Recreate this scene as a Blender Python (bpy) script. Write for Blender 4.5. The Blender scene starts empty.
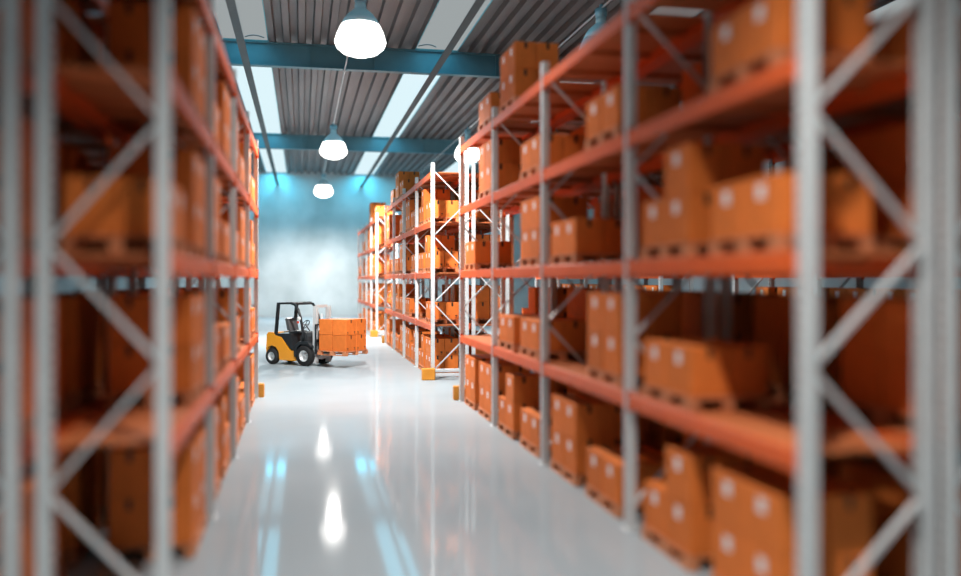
import bpy, math, random
from mathutils import Vector, Matrix

C = bpy.context.scene.collection
PI = math.pi
random.seed(7)
H = 2.87                      # eye height of the camera
YAW = math.radians(11.6)

# ------------------------------------------------------------------ mesh builder
class MB:
    def __init__(s): s.v = []; s.f = []; s.sm = []; s.mi = []
    def add(s, vs, fs, smooth=False, mi=0):
        o = len(s.v); s.v += [tuple(v) for v in vs]
        for f in fs: s.f.append(tuple(i + o for i in f)); s.sm.append(smooth); s.mi.append(mi)
        return s
    def box(s, x0, x1, y0, y1, z0, z1, mi=0):
        vs = [(x0,y0,z0),(x1,y0,z0),(x1,y1,z0),(x0,y1,z0),(x0,y0,z1),(x1,y0,z1),(x1,y1,z1),(x0,y1,z1)]
        return s.add(vs, [(0,3,2,1),(4,5,6,7),(0,1,5,4),(1,2,6,5),(2,3,7,6),(3,0,4,7)], False, mi)
    def bbox(s, x0, x1, y0, y1, z0, z1, b, mi=0):
        """box with chamfered edges"""
        vs = []; idx = {}
        X = (x0, x1); Y = (y0, y1); Z = (z0, z1); sg = (1, -1)
        for i in (0,1):
            for j in (0,1):
                for k in (0,1):
                    for a in range(3):
                        p = [X[i], Y[j], Z[k]]
                        for q in range(3):
                            if q != a: p[q] += (sg[(i,j,k)[q]]) * b
                        idx[(i,j,k,a)] = len(vs); vs.append(tuple(p))
        fs = []
        def q(l): fs.append(tuple(idx[t] for t in l))
        for a in range(3):
            b1, c1 = (a+1) % 3, (a+2) % 3
            for e in (0,1):
                l = []
                for (u, w) in ((0,0),(1,0),(1,1),(0,1)):
                    t = [0,0,0]; t[a] = e; t[b1] = u; t[c1] = w
                    l.append((t[0],t[1],t[2],a))
                q(l if e else l[::-1])
            # edges parallel to a
            for u in (0,1):
                for w in (0,1):
                    t0 = [0,0,0]; t0[b1] = u; t0[c1] = w; t1 = list(t0); t1[a] = 1
                    q([(*t0,b1),(*t1,b1),(*t1,c1),(*t0,c1)])
        for i in (0,1):
            for j in (0,1):
                for k in (0,1): q([(i,j,k,0),(i,j,k,1),(i,j,k,2)])
        return s.add(vs, fs, False, mi)
    def bar(s, p, q, w, h, up=(0,0,1), mi=0):
        p = Vector(p); q = Vector(q); d = (q-p).normalized(); u = Vector(up)
        sd = d.cross(u)
        if sd.length < 1e-4: sd = d.cross(Vector((1,0,0)))
        sd.normalize(); u = sd.cross(d)
        vs = []
        for c in (p, q):
            for (a, b) in ((-1,-1),(1,-1),(1,1),(-1,1)): vs.append(c + sd*(a*w/2) + u*(b*h/2))
        return s.add(vs, [(0,1,2,3),(7,6,5,4),(0,4,5,1),(1,5,6,2),(2,6,7,3),(3,7,4,0)], False, mi)
    def tube(s, pts, r, n=10, mi=0, smooth=True):
        pts = [Vector(p) for p in pts]; vs = []; fs = []
        for i, p in enumerate(pts):
            d = (pts[min(i+1,len(pts)-1)] - pts[max(i-1,0)]).normalized()
            a = d.cross(Vector((0,0,1)))
            if a.length < 1e-3: a = d.cross(Vector((0,1,0)))
            a.normalize(); b = d.cross(a)
            for k in range(n):
                t = 2*PI*k/n; vs.append(p + a*(r*math.cos(t)) + b*(r*math.sin(t)))
        for i in range(len(pts)-1):
            for k in range(n):
                k2 = (k+1) % n; fs.append((i*n+k, i*n+k2, (i+1)*n+k2, (i+1)*n+k))
        fs.append(tuple(range(n))[::-1]); fs.append(tuple((len(pts)-1)*n+k for k in range(n)))
        return s.add(vs, fs, smooth, mi)
    def lathe(s, prof, n=28, c=(0,0,0), axis='z', mi=0, smooth=True):
        vs = []; fs = []
        for (r, z) in prof:
            for k in range(n):
                t = 2*PI*k/n; a, b = r*math.cos(t), r*math.sin(t)
                if axis == 'z': vs.append((c[0]+a, c[1]+b, c[2]+z))
                else: vs.append((c[0]+a, c[1]+z, c[2]+b))
        for i in range(len(prof)-1):
            for k in range(n):
                k2 = (k+1) % n
                f = (i*n+k, i*n+k2, (i+1)*n+k2, (i+1)*n+k)
                fs.append(f if axis == 'z' else f[::-1])
        return s.add(vs, fs, smooth, mi)
    def prism(s, poly, y0, y1, mi=0):
        """polygon in x,z extruded along y"""
        n = len(poly); vs = [(x,y0,z) for x,z in poly] + [(x,y1,z) for x,z in poly]
        fs = [tuple(range(n)), tuple(range(2*n-1, n-1, -1))]
        for i in range(n): j = (i+1) % n; fs.append((i, i+n, j+n, j))
        return s.add(vs, fs, False, mi)
    def zprism(s, poly, z0, z1, mi=0):
        n = len(poly); vs = [(x,y,z0) for x,y in poly] + [(x,y,z1) for x,y in poly]
        fs = [tuple(range(n))[::-1], tuple(range(n, 2*n))]
        for i in range(n): j = (i+1) % n; fs.append((i, j, j+n, i+n))
        return s.add(vs, fs, False, mi)
    def mesh(s, name, *mats):
        m = bpy.data.meshes.new(name); m.from_pydata(s.v, [], s.f)
        for t in mats: m.materials.append(t)
        m.polygons.foreach_set('use_smooth', s.sm); m.polygons.foreach_set('material_index', s.mi)
        m.update(); return m

def ob(name, me, parent=None, loc=None, rotz=None):
    o = bpy.data.objects.new(name, me); C.objects.link(o)
    if parent: o.parent = parent
    if loc: o.location = loc
    if rotz: o.rotation_euler = (0,0,rotz)
    return o
def tag(o, label, cat, group=None, kind=None):
    o['label'] = label; o['category'] = cat
    if group: o['group'] = group
    if kind: o['kind'] = kind
    return o
def thing(name, label, cat, loc=(0,0,0), rotz=0, group=None):
    return tag(ob(name, None, None, loc, rotz), label, cat, group)
def struct(name, me, label=None, cat=None, loc=None):
    o = ob(name, me, None, loc); o['kind'] = 'structure'
    if label: o['label'] = label
    if cat: o['category'] = cat
    return o

# ------------------------------------------------------------------ materials
def mat(name, col, rough=.5, metal=0, var=0, vscale=4, bump=0, bscale=30, spec=.5, coat=0, col2=None, stretch=(1,1,1), rand=0):
    m = bpy.data.materials.new(name); m.use_nodes = True
    nt = m.node_tree; N = nt.nodes; L = nt.links; b = N['Principled BSDF']
    b.inputs['Base Color'].default_value = (*col, 1); b.inputs['Roughness'].default_value = rough
    b.inputs['Metallic'].default_value = metal; b.inputs['Specular IOR Level'].default_value = spec
    b.inputs['Coat Weight'].default_value = coat
    tc = N.new('ShaderNodeTexCoord'); mp = N.new('ShaderNodeMapping'); mp.inputs['Scale'].default_value = stretch
    L.new(tc.outputs['Object'], mp.inputs['Vector'])
    if var or col2:
        n = N.new('ShaderNodeTexNoise'); n.inputs['Scale'].default_value = vscale; n.inputs['Detail'].default_value = 6
        L.new(mp.outputs[0], n.inputs['Vector'])
        r = N.new('ShaderNodeValToRGB'); r.color_ramp.elements[0].position = .3; r.color_ramp.elements[1].position = .7
        c2 = col2 or tuple(min(1, c*(1+var)) for c in col); c1 = col if col2 else tuple(c*(1-var) for c in col)
        r.color_ramp.elements[0].color = (*c1,1); r.color_ramp.elements[1].color = (*c2,1)
        L.new(n.outputs['Fac'], r.inputs[0])
        out = r.outputs[0]
        if rand:
            oi = N.new('ShaderNodeObjectInfo'); hs = N.new('ShaderNodeHueSaturation'); mr = N.new('ShaderNodeMapRange')
            mr.inputs['To Min'].default_value = 1-rand; mr.inputs['To Max'].default_value = 1+rand
            L.new(oi.outputs['Random'], mr.inputs['Value']); L.new(mr.outputs[0], hs.inputs['Value']); L.new(out, hs.inputs['Color'])
            out = hs.outputs[0]
        L.new(out, b.inputs['Base Color'])
    if bump:
        n2 = N.new('ShaderNodeTexNoise'); n2.inputs['Scale'].default_value = bscale; n2.inputs['Detail'].default_value = 5
        L.new(mp.outputs[0], n2.inputs['Vector'])
        bp = N.new('ShaderNodeBump'); bp.inputs['Strength'].default_value = bump; bp.inputs['Distance'].default_value = .02
        L.new(n2.outputs['Fac'], bp.inputs['Height']); L.new(bp.outputs[0], b.inputs['Normal'])
    return m
def emit(name, col, st):
    m = bpy.data.materials.new(name); m.use_nodes = True; nt = m.node_tree; nt.nodes.remove(nt.nodes['Principled BSDF'])
    e = nt.nodes.new('ShaderNodeEmission'); e.inputs[0].default_value = (*col,1); e.inputs[1].default_value = st
    nt.links.new(e.outputs[0], nt.nodes['Material Output'].inputs[0]); return m

M = {}
M['post']   = mat('galvanised post', (.74,.78,.79), .45, .08, .05, 6)
M['brace']  = mat('galvanised brace', (.72,.75,.76), .45, .08, .05, 8)
M['beam']   = mat('orange beam paint', (.82,.125,.02), .45, 0, .06, 3, spec=.3)
M['deck']   = mat('orange chipboard deck', (.60,.17,.055), .6, 0, .15, 22, .15, 60)
M['carton'] = mat('orange card', (.78,.20,.038), .7, 0, .07, 5, .08, 25, spec=.2, rand=.1)
M['tape']   = mat('dark packing tape', (.055,.022,.012), .35)
M['label']  = mat('white paper label', (.92,.92,.92), .5)
M['ink']    = mat('dark print', (.05,.02,.01), .6)
M['pallet'] = mat('pallet wood', (.70,.27,.12), .7, 0, .18, 9, .2, 40, stretch=(1,6,1), rand=.12)
M['guard']  = mat('orange guard paint', (.84,.33,.03), .4, 0, .05, 4)
M['rail']   = mat('pale guard rail', (.72,.74,.76), .4, .1, .04, 4)
M['grey']   = mat('lamp fitting enamel', (.30,.56,.66), .3, .2)
M['shade']  = mat('lamp shade enamel', (.62,.86,.92), .3, .0)
M['track']  = mat('pale conduit', (.66,.66,.66), .4, .1)
M['rbeam']  = mat('roof beam paint', (.10,.26,.32), .45, .1, .08, 2)
M['rbar']   = mat('roof bar dark', (.055,.07,.075), .5, .2, .1, 3)
M['roof']   = mat('roof sheet', (.20,.185,.185), .55, .15, .12, 1.5, stretch=(1,.2,1))
M['wallc']  = mat('concrete wall', (.40,.45,.46), .8, 0, 0, .35, .15, 3, col2=(.66,.70,.71), stretch=(1,1,1))
M['wallp']  = mat('plain wall', (.50,.52,.53), .8, 0, .06, .6)
M['lamp']   = emit('lamp globe glow', (1.0,.97,.93), 7)
M['unlit']  = mat('frosted diffuser', (.55,.68,.74), .35)
M['sky']    = emit('skylight glow', (.80,1.0,1.06), .92)
M['skydim'] = emit('skylight glow dimmed as vignette', (.55,.60,.61), .62)  # near panes emit less, imitating lens darkening towards the frame edge
M['skyfr']  = mat('skylight frame', (.10,.42,.52), .4)
M['black']  = mat('black enamel', (.016,.019,.022), .35)
M['dark']   = mat('charcoal plastic', (.035,.038,.042), .5)
M['rubber'] = mat('tyre rubber', (.012,.012,.013), .75, 0, .1, 10)
M['rim']    = mat('wheel rim', (.70,.72,.73), .35, .2)
M['fkor']   = mat('forklift orange', (.95,.37,.015), .3, 0, .03, 2, coat=.3)
M['steel']  = mat('mast steel', (.70,.72,.73), .4, .15)
M['red']    = mat('red lens', (.7,.08,.05), .2)
M['lens']   = mat('white lens', (.9,.88,.85), .2)
# floor: pale sealed concrete, worn gloss
def floor_mat():
    m = mat('sealed pale floor', (.355,.415,.45), .9, 0, 0, .30, 0, 1, spec=.05, col2=(.425,.485,.52))
    nt = m.node_tree; N = nt.nodes; L = nt.links; b = N['Principled BSDF']
    tc = N.new('ShaderNodeTexCoord'); n = N.new('ShaderNodeTexNoise'); n.inputs['Scale'].default_value = .8; n.inputs['Detail'].default_value = 4
    mr = N.new('ShaderNodeMapRange'); mr.inputs['To Min'].default_value = .05; mr.inputs['To Max'].default_value = .09
    L.new(tc.outputs['Object'], n.inputs['Vector']); L.new(n.outputs['Fac'], mr.inputs['Value'])
    g = N.new('ShaderNodeBsdfGlossy'); L.new(mr.outputs[0], g.inputs['Roughness'])
    mx = N.new('ShaderNodeMixShader'); mx.inputs[0].default_value = .13       # thin worn polish
    L.new(b.outputs[0], mx.inputs[1]); L.new(g.outputs[0], mx.inputs[2]); L.new(mx.outputs[0], N['Material Output'].inputs[0])
    return m
M['floor'] = floor_mat()
# posts: punched slots down the face
def slots(m):
    nt = m.node_tree; N = nt.nodes; L = nt.links; b = N['Principled BSDF']
    tc = N.new('ShaderNodeTexCoord'); sp = N.new('ShaderNodeSeparateXYZ'); L.new(tc.outputs['Object'], sp.inputs[0])
    def mt(op, a, v, v2=None):
        n = N.new('ShaderNodeMath'); n.operation = op
        L.new(a, n.inputs[0]) if not isinstance(a, float) else None
        if hasattr(v, 'is_output'): L.new(v, n.inputs[1])
        else: n.inputs[1].default_value = v
        return n.outputs[0]
    fz = mt('FRACT', mt('DIVIDE', sp.outputs['Z'], .10), 0)
    hz = mt('LESS_THAN', mt('ABSOLUTE', mt('SUBTRACT', fz, .5), 0), .2)
    ay = mt('ABSOLUTE', mt('SUBTRACT', mt('ABSOLUTE', sp.outputs['Y'], 0), .034), 0)
    hy = mt('LESS_THAN', ay, .008)
    hole = mt('MULTIPLY', hz, hy)
    src = b.inputs['Base Color'].links[0].from_socket
    mx = N.new('ShaderNodeMix'); mx.data_type = 'RGBA'
    L.new(hole, mx.inputs[0]); L.new(src, mx.inputs[6]); mx.inputs[7].default_value = (.03,.03,.03,1)
    L.new(mx.outputs[2], b.inputs['Base Color'])
slots(M['post'])

# ------------------------------------------------------------------ the shell
X0, X1, Y0, Y1, ZC = -19.0, 23.0, -7.0, 68.6, H + 8.22
BEAMS = [11.5, 31.0, 50.4]
ZB = H + 7.40                                  # underside of the roof beams
SKY = [-8.48, -1.90, 4.72, 11.26, 17.84]; SW = .78

struct('floor', MB().box(X0,X1,Y0,Y1,-.2,0).mesh('floor', M['floor']))
struct('wall_back', MB().box(X0,X1,Y1,Y1+.3,0,ZC+.3).mesh('wall_back', M['wallc']))
struct('wall_left', MB().box(X0-.3,X0,Y0,Y1,0,ZC+.3).mesh('wall_left', M['wallp']))
struct('wall_right', MB().box(X1,X1+.3,Y0,Y1,0,ZC+.3).mesh('wall_right', M['wallp']))
struct('wall_front', MB().box(X0,X1,Y0-.3,Y0,0,ZC+.3).mesh('wall_front', M['wallp']))
struct('trim_1', MB().box(X0,X1,Y1-.03,Y1-.001,0,.16).mesh('trim_1', M['wallp']))
# corrugated sheets between the skylights, running along the hall
cm = MB()
def corr(xa, xb):
    n = max(1, round((xb-xa)/.5)); p = (xb-xa)/n; prof = []
    for i in range(n):
        x = xa + i*p
        prof += [(x, ZC), (x+.40*p, ZC), (x+.48*p, ZC+.19), (x+.92*p, ZC+.19)]
    prof.append((xb, ZC))
    vs = [(x,Y0,z) for x,z in prof] + [(x,Y1,z) for x,z in prof]; k = len(prof)
    cm.add(vs, [(i+1, i, i+k, i+1+k) for i in range(k-1)])
    cm.box(xa, xb, Y0, Y1, ZC+.21, ZC+.3)
edges = [X0] + [e for c in SKY for e in (c-SW, c+SW)] + [X1]
for i in range(0, len(edges), 2): corr(edges[i], edges[i+1])
struct('ceiling', cm.mesh('ceiling', M['roof']))
wn = 0
ys = [Y0] + BEAMS + [Y1]
for ci, c in enumerate(SKY):
    for k in range(4):
        wn += 1
        a, b = ys[k] + .13, ys[k+1] - .13
        fr = MB().box(c-SW,c-SW+.03,a,b,ZC-.005,ZC+.2).box(c+SW-.03,c+SW,a,b,ZC-.005,ZC+.2).box(c-SW+.03,c+SW-.03,a,a+.05,ZC-.005,ZC+.2).box(c-SW+.03,c+SW-.03,b-.05,b,ZC-.005,ZC+.2)
        w = struct('window_%d' % wn, fr.mesh('window_frame', M['skyfr']))
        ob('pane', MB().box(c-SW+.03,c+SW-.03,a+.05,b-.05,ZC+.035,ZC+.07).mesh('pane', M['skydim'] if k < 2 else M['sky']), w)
        if k == 1 and ci in (1, 2):
            s = 1
            pts = [(c + .02 + .62*t, b-.45 - .25*math.sin(PI*t), ZC+.01) for t in [i/10 for i in range(11)]] if ci == 1 else \
                  [(c - .70 + .62*t, b-.45 - .25*math.sin(PI*t), ZC+.01) for t in [i/10 for i in range(11)]]
            ob('curved_stay', MB().tube(pts, .018, 6).mesh('curved_stay', M['rbar']), w)
for y in BEAMS:
    m = MB().box(X0,X1,y-.02,y+.02,ZB+.04,ZC-.045).box(X0,X1,y-.15,y+.15,ZB,ZB+.04).box(X0,X1,y-.15,y+.15,ZC-.045,ZC-.005)
    for c in SKY:
        for dx in (-2.2, 2.2): m.box(c+dx-.01,c+dx+.01,y-.14,y+.14,ZB+.04,ZC-.045)
    struct('ceiling_beam', m.mesh('ceiling_beam', M['rbeam']))
for c in [-8.4, -1.84, 4.58, 11.2, 17.8]:
    struct('ceiling_rail', MB().box(c-.055,c+.055,Y0,Y1,ZB-.07,ZB-.002).box(c-.12,c+.12,Y0,Y1,ZB-.085,ZB-.07).mesh('ceiling_rail', M['rbar']))
LROW = [-5.04, 1.47, 7.96]
for x in LROW:
    m = MB().tube([(x,Y0,ZB-.03),(x,Y1,ZB-.03)], .028, 8)
    for y in BEAMS: m.box(x-.05,x+.05,y-.05,y+.05,ZB-.06,ZB-.001)
    struct('ceiling_conduit', m.mesh('ceiling_conduit', M['track']))

# ------------------------------------------------------------------ pendant lamps
zl = H + 6.08        # rim height of the shades
def lamp_shade_mesh():
    P = [(.055,1.06),(.13,1.04),(.15,.92),(.13,.90),(.20,.84),(.33,.73),(.43,.59),(.49,.46),(.475,.455),(.41,.57),(.31,.70),(.19,.81),(.001,.82)]
    return MB().lathe(P, 36).mesh('shade', M['shade'])
SH = lamp_shade_mesh()
GLP = [(.001,-.35),(.22,-.33),(.45,-.25),(.60,-.12),(.655,.02),(.60,.22),(.52,.40),(.485,.452),(.001,.453)]
GL = MB().lathe(GLP, 36).mesh('globe', M['lamp'])
GLU = MB().lathe(GLP, 36).mesh('globe', M['unlit'])
CP = MB().lathe([(.05,1.40),(.05,1.30),(.16,1.28),(.17,1.15),(.15,1.06),(.05,1.05)], 20).mesh('ceiling_cap', M['grey'])
names = {(1.47,22.5):'nearest lit pendant lamp with pale blue dome above the aisle',
         (1.47,41.9):'middle pendant lamp of the aisle row, between the two roof beams',
         (1.47,61.4):'farthest small pendant lamp glowing before the back wall',
         (7.96,22.5):'unlit pale blue pendant lamp half hidden behind the top shelf of the near right rack',
         (7.96,41.9):'pale blue pendant lamp peeking past the far corner of the near right rack',
         (-5.04,22.5):'unlit grey pendant lamp seen through the upper part of the left rack'}
def lamp(x, y, label):
    t = thing('pendant_lamp', label, 'lamp', (x,y,zl), 0, 'pendant lamps in rows under the roof')
    ob('shade', SH, t); ob('globe', GL if (x,y) in SPOTS else GLU, t)
    hb = ob('ceiling_cap', CP, t)
    return t
names[(1.47,3.6)] = 'unseen pendant lamp added over the cross aisle at the camera, above the picture'; names[(1.47,12.8)] = 'unseen pendant lamp added between the two near racks, above the picture';  # both lamps added out of view to light the near racks and floor
def spot(x, y, power, deg, blend):
    l = bpy.data.lights.new('lamp bulb', 'SPOT'); l.energy = power; l.spot_size = math.radians(deg); l.spot_blend = blend
    l.color = (1.0,.955,.91); l.shadow_soft_size = .22
    o = bpy.data.objects.new('lamp_bulb_light', l); C.objects.link(o); o.location = (x,y,zl-.60); return o
SPOTS = {(1.47,3.6):(2700,112,.9), (1.47,12.8):(650,124,.9), (1.47,22.5):(5400,150,.6), (1.47,41.9):(7600,160,.5), (1.47,61.4):(4700,166,.6),
         (7.96,41.9):(4000,150,.8)}
for (x, y), a in SPOTS.items(): spot(x, y, *a)
for (x, y), lb in names.items(): lamp(x, y, lb)

# ------------------------------------------------------------------ pallet racks
BAY, PW, PD, TOP = 3.6, .13, .10, 6.25
LV = [1.57, 3.09, 4.58, 6.02]
BH = .17
def post_mesh():
    w, d, t = PW/2, PD, .012
    # omega section, open at the back: x runs from the face (0) inwards
    poly = [(0,-w),(0,w),(d,w),(d,w-.03),(d-t,w-.03),(d-t,w-t),(t,w-t),(t,-w+t),(d-t,-w+t),(d-t,-w+.03),(d,-w+.03),(d,-w)]
    return MB().zprism(poly[::-1], 0, TOP).mesh('upright_post', M['post'])
POST = post_mesh()
FOOT = MB().box(-.03,PD+.03,-PW/2-.04,PW/2+.04,.0,.012).mesh('foot_plate', M['post'])
BEAMM = MB().bbox(0,.05,-(BAY-PW)/2,(BAY-PW)/2,-BH,0,.008).box(-.008,.058,-(BAY-PW)/2,-(BAY-PW)/2+.012,-BH-.04,.03).box(-.008,.058,(BAY-PW)/2-.012,(BAY-PW)/2,-BH-.04,.03).mesh('beam', M['beam'])
DEPTH = 1.10
def deck_mesh(DEPTH):
    m = MB(); L2 = (BAY-PW)/2
    n = 3
    for i in range(n):
        a = -L2 + .02 + i*(2*L2-.04)/n; b = -L2 + .02 + (i+1)*(2*L2-.04)/n - .006
        m.box(.052, DEPTH-.052, a, b, -.028, -.002)
    for yy in (-1.1, 0, 1.1): m.box(.052, DEPTH-.052, yy-.03, yy+.03, -.085, -.029)
    return m.mesh('shelf_deck', M['deck'])
NODES = [.25, 1.2, 2.2, 3.15, 4.15, 5.1, 6.05]
def brace_bar(m, i, D):
    a, b = PD*.7, D-PD*.7
    return m.bar((a if i%2==0 else b, 0, NODES[i]), (b if i%2==0 else a, 0, NODES[i+1]), .03, .055, up=(0,1,0))
def rack_meshes(D):
    al = MB()
    for i in range(6): brace_bar(al, i, D)
    return deck_mesh(D), [brace_bar(MB(), i, D).mesh('brace', M['brace']) for i in range(6)], al.mesh('bracing', M['brace'])
RM = {D: rack_meshes(D) for D in (DEPTH, .98)}

def rack(label, xf, sgn, yn, nb, fine=True, D=DEPTH):
    """xf: aisle face, sgn: +1 when the rack lies to +x of its face; yn: near frame centre"""
    t = thing('pallet_rack', label, 'rack', (xf,yn,0), 0, 'orange and grey pallet racks')
    DECK, BR, BRALL = RM[D]
    def put(name, me, x, y, z, flip):
        o = ob(name, me, t, (x,y,z))
        if flip: o.rotation_euler = (0,0,PI)
        return o
    for k in range(nb+1):
        y = k*BAY
        for (x, fl) in ((0, sgn < 0), (sgn*D, sgn > 0)):
            p = put('upright_post', POST, x, y, .013, fl)
            ob('foot_plate', FOOT, p, (0,0,-.0125))
        if fine:
            for b in BR: put('brace', b, 0, y, 0, sgn < 0)
        else: put('bracing', BRALL, 0, y, 0, sgn < 0)
        if k < nb:
            for z in LV:
                put('beam', BEAMM, 0, y+BAY/2, z, sgn < 0)
                put('beam', BEAMM, sgn*D, y+BAY/2, z, sgn > 0)
                put('shelf_deck', DECK, 0, y+BAY/2, z, sgn < 0)
    return t

# ------------------------------------------------------------------ pallets and cartons
CX, CY, CZ = .405, .585, .49
PH = .15
def pallet_meshes(lx, ly):
    d = MB()
    n = 7; w = (lx - .02*(n-1))/n
    for i in range(n): d.box(-lx/2+i*(w+.02), -lx/2+i*(w+.02)+w, -ly/2, ly/2, PH-.022, PH)
    for yy in (-ly/2+.07, 0, ly/2-.07): d.box(-lx/2, lx/2, yy-.05, yy+.05, PH-.042, PH-.0225)
    s = MB()
    for yy in (-ly/2+.07, 0, ly/2-.07): s.box(-.05, .05, yy-.085, yy+.085, .0225, PH-.0425)
    s.box(-.05, .05, -ly/2, ly/2, .0, .022)
    return d.mesh('deck_boards', M['pallet']), s.mesh('runner', M['pallet'])
PDK, PRN = pallet_meshes(.85, 1.2)
def pallet(x, y, z, label, group, rz=0, lx=.85, dk=None, rn=None):
    t = thing('wooden_pallet', label, 'pallet', (x,y,z), rz, group)
    ob('deck_boards', dk or PDK, t)
    for q in (-lx/2+.05, 0, lx/2-.05): ob('runner', rn or PRN, t, (q,0,0))
    return t

def carton_meshes(cx, cy, cz):
    b = MB().bbox(-cx/2,cx/2,-cy/2,cy/2,0,cz,.008)
    plain = b.mesh('carton', M['carton'])
    e = .0015
    tp = MB().box(-.028,.028,-cy/2+.01,cy/2-.01,cz-.0005,cz+e)
    for s in (-1,1):
        y = s*cy/2; tp.box(-.028,.028,min(y,y+s*e),max(y,y+s*e),cz-.12,cz-.006)
    mk = b
    for s in (-1,1):
        y = s*cy/2; ya, yb = min(y,y+s*e), max(y,y+s*e)
        def pz(poly): mk.prism(poly, ya, yb, 1)
        # two upward arrows over a bar, and a stemmed glass
        ax = -cx/2+.085
        for dx in (-.022,.022):
            mk.box(ax+dx-.006,ax+dx+.006,ya,yb,.05,.085,1); pz([(ax+dx-.017,.085),(ax+dx+.017,.085),(ax+dx,.112)])
        mk.box(ax-.042,ax+.042,ya,yb,.036,.044,1)
        gx = cx/2-.085
        pz([(gx-.032,.112),(gx-.026,.084),(gx-.006,.07),(gx+.006,.07),(gx+.026,.084),(gx+.032,.112)])
        mk.box(gx-.005,gx+.005,ya,yb,.044,.07,1); mk.box(gx-.03,gx+.03,ya,yb,.036,.044,1)
    # paper label on the aisle faces, up by the lid
    lb = {}
    for s in (-1,1):
        x = s*cx/2
        lb[s] = MB().box(min(x,x+s*e),max(x,x+s*e),-.064,.064,cz-.19,cz-.065).mesh('paper_label', M['label'])
    return plain, tp.mesh('tape', M['tape']), mk.mesh('carton', M['carton'], M['ink']), lb
CB, CT, CMK, CLB = carton_meshes(CX, CY, CZ)

BAYN = ['first bay', 'second bay', 'third bay', 'last bay']     # counted from the camera
LEVN = ['floor level', 'lowest shelf', 'middle shelf', 'third shelf', 'top shelf']
CARTONS = []      # specs: (x,y,z,face,label,group,marks)
def rng(t): return set(q for p in t.split(',') for q in range(int(p.split('-')[0]), int(p.split('-')[-1])+1))
NLOAD = 0
KEEP = rng('0-64,66-67,69-74,76-79,81-100,102-116,118-121,123-124,126-130,133-134,136-137,139,142-154,156,166-174,176-178,180,184-185,192-193,203,205-211,214-215,218-219,222-223,226')
def load(rk, xf, sgn, yn, bay, lev, slot, cols, back, key, marks):
    """cols: carton layers in the (far, near) aisle-side columns; back: the same behind them"""
    yc = yn + bay*BAY + (BAY-.93-.02 if slot == 'F' else 1.0)
    xc = xf + sgn*.475
    xc += random.uniform(-.012,.012); yc += random.uniform(-.03,.03)
    z = .001 if lev == 0 else LV[lev-1] + .001
    sl = 'far' if slot == 'F' else 'near'
    mx = max(cols)
    desc = {('1','1'):'one layer of cartons', ('2','2'):'two layers of cartons'}.get((str(cols[0]),str(cols[1])), 'a stepped stack of cartons')
    global NLOAD
    n_ = NLOAD; NLOAD += 1
    keep = KEEP is None or n_ in KEEP
    if keep: pallet(xc, yc, z, 'pallet under %s, %s side, %s, %s, %s' % (desc, sl, LEVN[lev], BAYN[bay], key), 'pallets on the ' + key)
    for row, hs in (('aisle', cols), ('back', back)):
        for ci, hgt in enumerate(hs):
            for l in range(hgt):
                x = xc + (-sgn if row == 'aisle' else sgn)*(CX/2+.006) + random.uniform(-.004,.004)
                y = yc + (.5-ci)*(CY+.014) + random.uniform(-.006,.006)
                lay = ('lower' if l == 0 else 'upper') if hgt > 1 else 'single'
                CARTONS.append((n_ if keep else -1, x, y, z+PH+.001+l*(CZ+.002), -sgn,
                       'orange carton, %s %s %s corner, %s pallet, %s, %s, %s' % (lay, row, 'far' if ci == 0 else 'near', sl, LEVN[lev], BAYN[bay], key),
                       'cartons on the ' + key, marks))

def S(s): return tuple(int(c) for c in s)
XR, XL = 3.665, -1.04
YR1, YR2, YR3 = 5.90, 24.98, 44.15
YL = 7.35
GAP = .10
XB = XR + 2*DEPTH + GAP          # back row of the right pair, its aisle face
XLB = XL - 2*.98 - .14

def fill(xf, sgn, yn, table, key, marks, defback=True):
    """table[(bay, level)] = (near, far) column strings or None"""
    for (bay, lev), (n, f) in sorted(table.items()):
        for slot, s in (('N', n), ('F', f)):
            if s:
                c = S(s[:2]); b = S(s[2:]) if len(s) > 2 else c
                load(None, xf, sgn, yn, bay, lev, slot, c, b, key, marks)

# near right rack, bay 0 nearest the camera
T1 = {(0,0):('22','12'), (0,1):(None,'11'), (0,2):('11','12'), (0,3):('11',None),
      (1,0):('11','22'), (1,1):('22',None), (1,2):(None,'11'), (1,3):('11',None),
      (2,0):('11','12'), (2,1):('11','11'), (2,2):('22',None), (2,3):('11',None), (2,4):(None,'22'),
      (3,0):('22','22'), (3,2):(None,'11'), (3,3):('22',None), (3,4):('11',None)}
rack('tall orange and grey pallet rack filling the right side, nearest the camera', XR, 1, YR1, 4)
fill(XR, 1, YR1, T1, 'near right rack', False)
T2 = {(0,0):('22','12'), (0,1):('1111',None), (0,2):('21','11'), (0,3):('11','12'),
      (1,0):('12','22'), (1,1):(None,'11'), (1,2):('11',None), (1,3):('11','22'),
      (2,0):('22','11'), (2,1):('11','12'), (2,2):('22','11'), (2,3):('12',None), (2,4):('11','22'),
      (3,0):('11','22'), (3,1):('22',None), (3,2):('11','11'), (3,3):(None,'22'), (3,4):('11',None)}
rack('orange and grey pallet rack right of the forklift, second along the aisle', XR, 1, YR2, 4)
fill(XR, 1, YR2, T2, 'middle right rack', True)
T3 = {(0,0):('22','11'), (0,1):('12',None), (0,2):('11','22'), (0,3):('22','11'), (0,4):('11',None),
      (1,0):('22','22'), (1,1):('11','11'), (1,2):(None,'22'), (1,3):('11','12'), (1,4):('22',None),
      (2,0):('12','22'), (2,1):('22','11'), (2,2):('11',None), (2,3):('22','11'),
      (3,0):('22','11'), (3,1):(None,'22'), (3,2):('22','11'), (3,3):('11',None)}
rack('small distant pallet rack at the back wall end of the aisle', XR, 1, YR3, 4)
fill(XR, 1, YR3, T3, 'far right rack', False)
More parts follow.
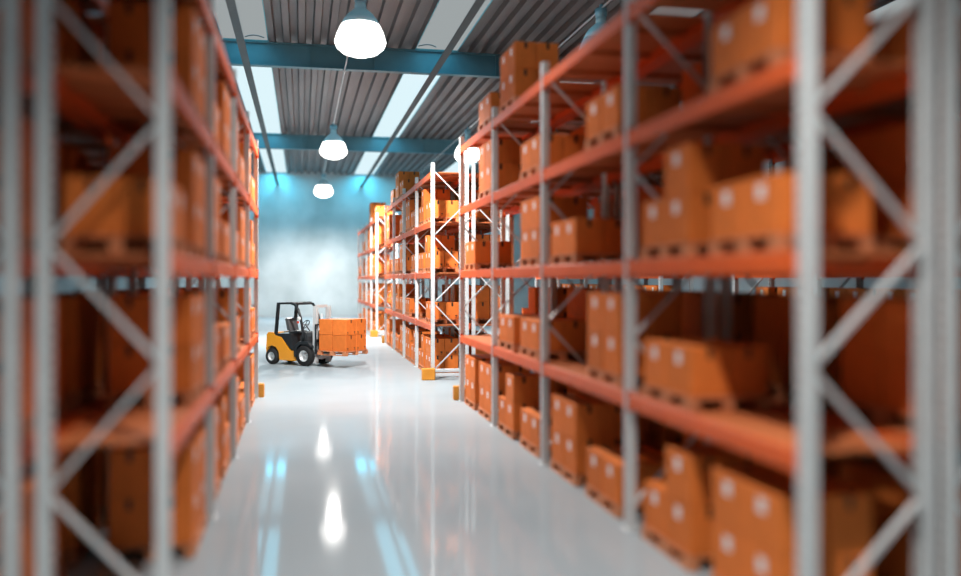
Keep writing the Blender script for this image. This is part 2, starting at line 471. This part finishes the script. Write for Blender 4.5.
# left rack
TL = {(0,0):(None,'22'), (0,1):(None,'22'), (0,2):('11','22'), (0,3):(None,'22'),
      (1,0):('22','12'), (1,1):('11','11'), (1,2):('22','11'), (1,3):('11','22'),
      (2,0):('22','11'), (2,1):('12',None), (2,2):('11','22'), (2,3):('22','11'), (2,4):('11',None),
      (3,0):('11','22'), (3,1):('22','11'), (3,2):('11','12'), (3,3):('22','11')}
rack('tall orange and grey pallet rack filling the left side of the picture', XL, -1, YL, 4, True, .98)
fill(XL, -1, YL, TL, 'left rack', False)
# rows standing back to back behind them
TB = {(0,0):('22','22'), (0,1):('22','22'), (0,2):('22','12'), (0,3):('11','22'),
      (1,0):('22','22'), (1,1):('22','22'), (1,2):('12','22'), (1,3):('22','11'),
      (2,0):('22','22'), (2,1):('22','22'), (2,2):('22','22'), (2,3):('11','22'),
      (3,0):('22','22'), (3,1):('22','12'), (3,2):('22','11'), (3,3):('22','22')}
rack('pallet rack standing back to back behind the near right rack', XB, -1, YR1, 4, False)
fill(XB, -1, YR1, TB, 'near back rack', False)
rack('pallet rack standing back to back behind the middle right rack', XB, -1, YR2, 4, False)
fill(XB, -1, YR2, {k:v for k,v in TB.items() if k[0] < 2 or k[1] > 1}, 'middle back rack', False)
rack('pallet rack standing back to back behind the left rack', XLB, 1, YL, 4, False, .98)
fill(XLB, 1, YL, TB, 'left back rack', False)
XC = XB + 4.75
rack('pallet rack across the next aisle, glimpsed through the near right rack', XC, 1, YR1, 4, False)
fill(XC, 1, YR1, {k:v for k,v in TB.items() if k[1] in (1,2)}, 'next aisle rack', False)
rack('farther pallet rack of the next aisle, glimpsed through the shelves', XC, 1, YR2, 4, False)
fill(XC, 1, YR2, {k:v for k,v in TB.items() if k[1] in (1,2)}, 'farther aisle rack', False)

# ------------------------------------------------------------------ guards at the rack ends
def guard(xa, xb, y, label):
    t = thing('rack_guard', label, 'guard', ((xa+xb)/2,y,0), 0, 'orange rack end guards')
    w = (xb-xa)/2
    blk = MB().bbox(-.19,.19,-.085,.085,.001,.34,.02).mesh('corner_block', M['guard'])
    for s in (-1,1): ob('corner_block', blk, t, (s*(w-.19),0,0))
    for z in (.09,.22): ob('rail', MB().bbox(-w+.381,w-.381,-.05,.05,z,z+.095,.012).mesh('rail', M['rail']), t)
L3 = BAY*4
guard(XR-.30, XB+.30, YR2-.22, 'orange and white floor guard before the near end of the middle right rack')
guard(XR-.12, XB+.12, YR1+L3+.22, 'orange floor guard at the far end of the near right rack')
guard(XR-.12, XB+.12, YR2+L3+.22, 'orange floor guard at the far end of the middle right rack')
guard(XR-.30, XB+.30, YR3-.22, 'small orange floor guard before the distant right rack')
guard(XLB-.14, XL+.14, YL+L3+.22, 'orange floor guard at the far end of the left rack')

# ------------------------------------------------------------------ forklift
FP, FR = (-.14, 30.43), math.radians(-40)
F = thing('forklift', 'orange and black forklift truck carrying a boxed pallet in the open aisle', 'forklift', (FP[0],FP[1],0), FR)
def fp(name, mb, *m, parent=None):
    return ob(name, mb.mesh(name, *m), parent or F)
# counterweight body with sloping sides
side = [(-.93,.30),(-.95,.55),(-.92,1.0),(-.86,1.09),(-.62,1.09),(-.56,1.0),(-.30,.94),(.10,.50),(.34,.46),(.36,.16),(-.36,.16),(-.40,.45),(-.52,.60),(-.70,.64),(-.84,.60),(-.92,.45)]
b = MB(); b.prism(side[::-1], -.52, .52); fp('body_panel', b, M['fkor'])
b = MB().bbox(-.88,.36,-.44,.44,.17,.62,.03); fp('chassis', b, M['dark'])
b = MB().prism([(-.58,.95),(-.56,1.06),(.10,1.06),(.20,.62),(.60,.62),(.62,.55),(.10,.55),(-.28,.93)], -.50, .50); fp('engine_cover', b, M['black'])
b = MB().prism([(.30,.46),(.34,.70),(.52,.82),(.86,.82),(1.02,.68),(1.04,.62),(.95,.64),(.84,.73),(.58,.73),(.44,.62),(.42,.30),(.32,.30)], -.56, -.30).prism([(.30,.46),(.34,.70),(.52,.82),(.86,.82),(1.02,.68),(1.04,.62),(.95,.64),(.84,.73),(.58,.73),(.44,.62),(.42,.30),(.32,.30)], .30, .56)
fp('fender', b, M['black'])
b = MB().prism([(.50,.60),(.52,1.02),(.60,1.12),(.74,1.12),(.80,.98),(.82,.60)], -.46, .46); fp('dashboard', b, M['dark'])
# overhead guard: four legs and a slatted roof
og = MB()
for s in (-1,1):
    y = s*.47
    og.bar((-.55,y,1.04),(-.44,y,2.07), .075,.10, up=(1,0,0))
    og.tube([(.66,y,.86),(.60,y,1.25),(.52,y,1.62),(.42,y,1.88),(.28,y,2.04),(.10,y,2.09)], .045, 8)
    og.bar((-.47,y,2.07),(.20,y,2.09), .07,.07)
og.bar((-.44,-.5,2.07),(-.44,.5,2.07),.09,.07); og.bar((.26,-.5,2.06),(.26,.5,2.06),.07,.06)
for i in range(6):
    x = -.34 + i*.10; og.bar((x,-.46,2.085),(x,.46,2.085),.045,.03)
og.bar((.60,-.47,1.12),(.60,.47,1.12),.05,.05)
fp('overhead_guard', og, M['black'])
M['seat'] = mat('grey seat vinyl', (.10,.105,.11), .5)
seat = ob('seat', MB().bbox(-.24,.24,-.24,.24,1.065,1.15,.03).mesh('seat', M['seat']), F)
bk = MB().prism([(-.26,1.15),(-.36,1.52),(-.32,1.57),(-.26,1.55),(-.14,1.15)], -.23, .23); ob('seat_back', bk.mesh('seat_back', M['seat']), seat)
sw = MB(); R = .17
ring = [(.34+R*math.cos(t)*.55, R*math.sin(t), 1.36+R*math.cos(t)*.83) for t in [2*PI*i/20 for i in range(21)]]
sw.tube(ring, .015, 6); sw.tube([(.34,0,1.36),(.58,0,1.08)], .022, 8); sw.bar((.34-.09,0,1.36-.14),(.34+.09,0,1.36+.14),.02,.02); sw.bar((.34,-.16,1.36),(.34,.16,1.36),.02,.02)
fp('steering_wheel', sw, M['black'])
lv = MB()
for i in range(3): lv.tube([(.50,-.22-.06*i,1.02),(.44,-.22-.06*i,1.22)], .01, 6).lathe([(.001,-.02),(.02,0),(.001,.02)],8,(.44,-.22-.06*i,1.23))
fp('control_levers', lv, M['black'])
lp = ob('work_lamp', MB().lathe([(.001,-.035),(.06,-.03),(.07,.02),(.001,.025)],14,(.52,-.56,1.58),'y').mesh('work_lamp', M['lens']), F); lp['label'] = 'white work lamp'
ob('tail_lamp', MB().bbox(.46,.52,-.60,-.53,1.42,1.50,.01).mesh('tail_lamp', M['red']), F)['label'] = 'red lamp'
ob('tail_lamp', MB().bbox(-.975,-.935,.30,.42,.80,.92,.008).mesh('tail_lamp', M['red']), F)['label'] = 'red lamp'
# wheels
def wheel(x, y, r, w, s):
    ty = MB().lathe([(r*.56,-w/2),(r*.93,-w/2),(r,-w/2+.03),(r,w/2-.03),(r*.93,w/2),(r*.56,w/2),(r*.56,-w/2)], 32, (0,0,0), 'y')
    for i in range(22):
        t = 2*PI*i/22; c, sn = math.cos(t), math.sin(t)
        ty.bar((r*c,-w/2+.03,r*sn),(r*c,w/2-.03,r*sn),.03,.012,up=(c,0,sn))
    o = ob('wheel', ty.mesh('tyre', M['rubber']), F, (x,y,r+.006))
    rm = MB().lathe([(.001,s*.02),(r*.18,s*.05),(r*.24,s*.02),(r*.40,s*.0),(r*.50,s*(w/2-.02)),(r*.56,s*(w/2)),(r*.57,s*(w/2-.06)),(r*.57,-s*w/2),(.001,-s*w/2)], 28, (0,0,0), 'y')
    rm.lathe([(.001,s*.055),(r*.15,s*.05),(r*.15,s*.02)], 14, (0,0,0), 'y')
    ob('rim', rm.mesh('rim', M['rim']), o)
for s in (-1,1):
    wheel(.74, s*.47, .335, .24, s); wheel(-.70, s*.45, .265, .19, s)
# mast, carriage, forks
for s in (-1,1):
    y = s*.34
    m = MB().box(.98,1.12,y-.065,y-.045,.10,2.0).box(.98,1.12,y+.045,y+.065,.10,2.0).box(.98,.995,y-.045,y+.045,.10,2.0).box(1.02,1.09,y-.02,y+.02,.12,1.96)
    ob('mast_rail', m.mesh('mast_rail', M['steel']), F)
m = MB()
for z in (.22,1.1,1.95): m.box(.985,1.05,-.29,.29,z,z+.09)
m.tube([(1.03,0,.2),(1.03,0,1.75)], .035, 10)
fp('mast_crosshead', m, M['steel'])
m = MB().box(1.13,1.18,-.48,.48,.42,.52).box(1.13,1.18,-.48,.48,.80,.90)
for q in (-.46,-.24,0,.24,.46): m.box(1.135,1.175,q-.015,q+.015,.90,1.38)
m.box(1.13,1.18,-.48,.48,1.36,1.41); m.box(1.13,1.18,-.48,-.42,.52,.80); m.box(1.13,1.18,.42,.48,.52,.80)
fp('fork_carriage', m, M['black'])
for s in (-1,1):
    y = s*.28
    m = MB().box(1.185,1.23,y-.05,y+.05,.44,.95).prism([(1.185,.44),(2.30,.468),(2.30,.475),(1.23,.485),(1.185,.485)], y-.05, y+.05)
    ob('fork', m.mesh('fork', M['black']), F)
# its load
def w2(lx, ly): 
    c, s = math.cos(FR), math.sin(FR); return (FP[0]+lx*c-ly*s, FP[1]+lx*s+ly*c)
FC = .542; FZ = .508
FDK, FRN = pallet_meshes(1.18, 1.16)
FCB = carton_meshes(FC, FC, FZ)
PX = 1.33 + .59
px, py = w2(PX, 0)
# runners run across the fork direction's sides, so the forks pass between them
pt = thing('wooden_pallet', 'wooden pallet raised on the forks of the orange forklift', 'pallet', (px,py,.405), FR+PI/2, 'pallet on the forklift')
ob('deck_boards', FDK, pt)
for q in (-.54, 0, .54): ob('runner', FRN, pt, (q,0,0))
for l in range(2):
    for i, a in enumerate((-1,1)):
        for j, s in enumerate((-1,1)):
            x, y = w2(PX + a*(FC/2+.009), s*(FC/2+.009))
            lb = 'orange carton on the forklift pallet, %s layer, %s on the %s side' % ('lower' if l == 0 else 'upper', 'beside the mast' if a < 0 else 'at the fork tips', 'near' if s < 0 else 'far')
            r = tag(ob('carton', FCB[2], None, (x,y,.405+PH+.001+l*(FZ+.010)), FR+PI/2), lb, 'carton', 'cartons on the forklift pallet')
            ob('tape', FCB[1], r)

# ------------------------------------------------------------------ cartons of the racks
LONE = rng('0-3,5-10,13-19,21-24,27-29,31-39,41-47,50-53,55-57,59-61,64-66,69-71,73-75,78-81,85-87,89-93,96,98-101,105-109,114-115,117-121,124-127,132-133,136-137,139-140,144-145,147,149-150,152-153,155,159,161,163-164,167,169-170,177,183,185,187,191,197,220,223,226-227,231,243,249,253,261,284-285,297,308,313,326-327,337,385,468-471,474-479,482-485,487-491,495-499,502-505,507,512-514,518,522-523,526-527,534-535,538,542-545,551-553,558-559,563-564,567,574-575,580,583,602-603,610-611,626,643-645,647-649,653,657,660-665,669-673,676-677,679-681,687,689,691,705,707,714-715,719,721-723,742-745,751,753,771,773,779,787,789,795,797,817,839,841,847,858,883,894-895,898,915,923,925,933,1052-1055,1060-1063,1068-1071,1076-1079,1084-1087,1092-1093,1096-1097,1103-1105,1112-1113,1128-1129,1143,1159,1321,1343,1345,1351,1353,1358,1375,1384')
rest = MB()
def add_mesh(me, off, mi):
    rest.add([(v.co.x+off[0], v.co.y+off[1], v.co.z+off[2]) for v in me.vertices], [tuple(p.vertices) for p in me.polygons], False, mi)
for i, (ld,x,y,z,face,label,group,marks) in enumerate(CARTONS):
    if ld < 0: continue
    if LONE is None or i in LONE:
        r = tag(ob('carton', CMK if marks else CB, None, (x,y,z)), label, 'carton', group)
        ob('tape', CT, r); ob('paper_label', CLB[face], r)
    else:
        add_mesh(CB, (x,y,z), 0); add_mesh(CT, (x,y,z), 1); add_mesh(CLB[face], (x,y,z), 2)
if rest.v:
    tag(ob('cartons', rest.mesh('cartons', M['carton'], M['tape'], M['label'])), 'small orange cartons in the far rows and behind the front stacks', 'cartons', None, 'stuff')

# ------------------------------------------------------------------ light
def area(name, loc, sx, sy, power, col, rot=(0,0,0), spread=PI):
    l = bpy.data.lights.new(name, 'AREA'); l.shape = 'RECTANGLE'; l.size = sx; l.size_y = sy; l.energy = power; l.color = col; l.spread = spread
    o = bpy.data.objects.new(name, l); C.objects.link(o); o.location = loc; o.rotation_euler = rot; return o
TEAL = (.02,.60,.88)
for c in SKY[1:3]:
    for k in (1,2,3):
        a, b = ys[k]+.3, ys[k+1]-.3
        if k == 3: b -= 4.2
        area('skylight daylight', (c,(a+b)/2,ZC+.03), 1.4, b-a, (170,250,60)[k-1], TEAL)
for c in SKY[:4]:
    area('skylight daylight', (c,Y1-2.3,ZC+.03), 1.4, 3.8, 260, TEAL)
w = bpy.data.worlds.new('world'); bpy.context.scene.world = w; w.use_nodes = True
w.node_tree.nodes['Background'].inputs[0].default_value = (.6,.75,.85,1); w.node_tree.nodes['Background'].inputs[1].default_value = .3

# ------------------------------------------------------------------ camera
cd = bpy.data.cameras.new('camera'); cam = bpy.data.objects.new('camera', cd); C.objects.link(cam)
cam.location = (0,0,H); cam.rotation_euler = (PI/2, 0, -YAW)
cd.sensor_width = 36; cd.lens = 870/961*36; cd.shift_y = -8/961; cd.clip_end = 200; cd.clip_start = .05
cd.dof.use_dof = True; cd.dof.focus_distance = 28.0; cd.dof.aperture_fstop = cd.lens/1000/.18
sc = bpy.context.scene; sc.camera = cam
sc.view_settings.view_transform = 'Standard'; sc.view_settings.look = 'None'; sc.view_settings.gamma = 1
sc.view_settings.exposure = 0
sc.cycles.use_denoising = True
sc.cycles.diffuse_bounces = 2
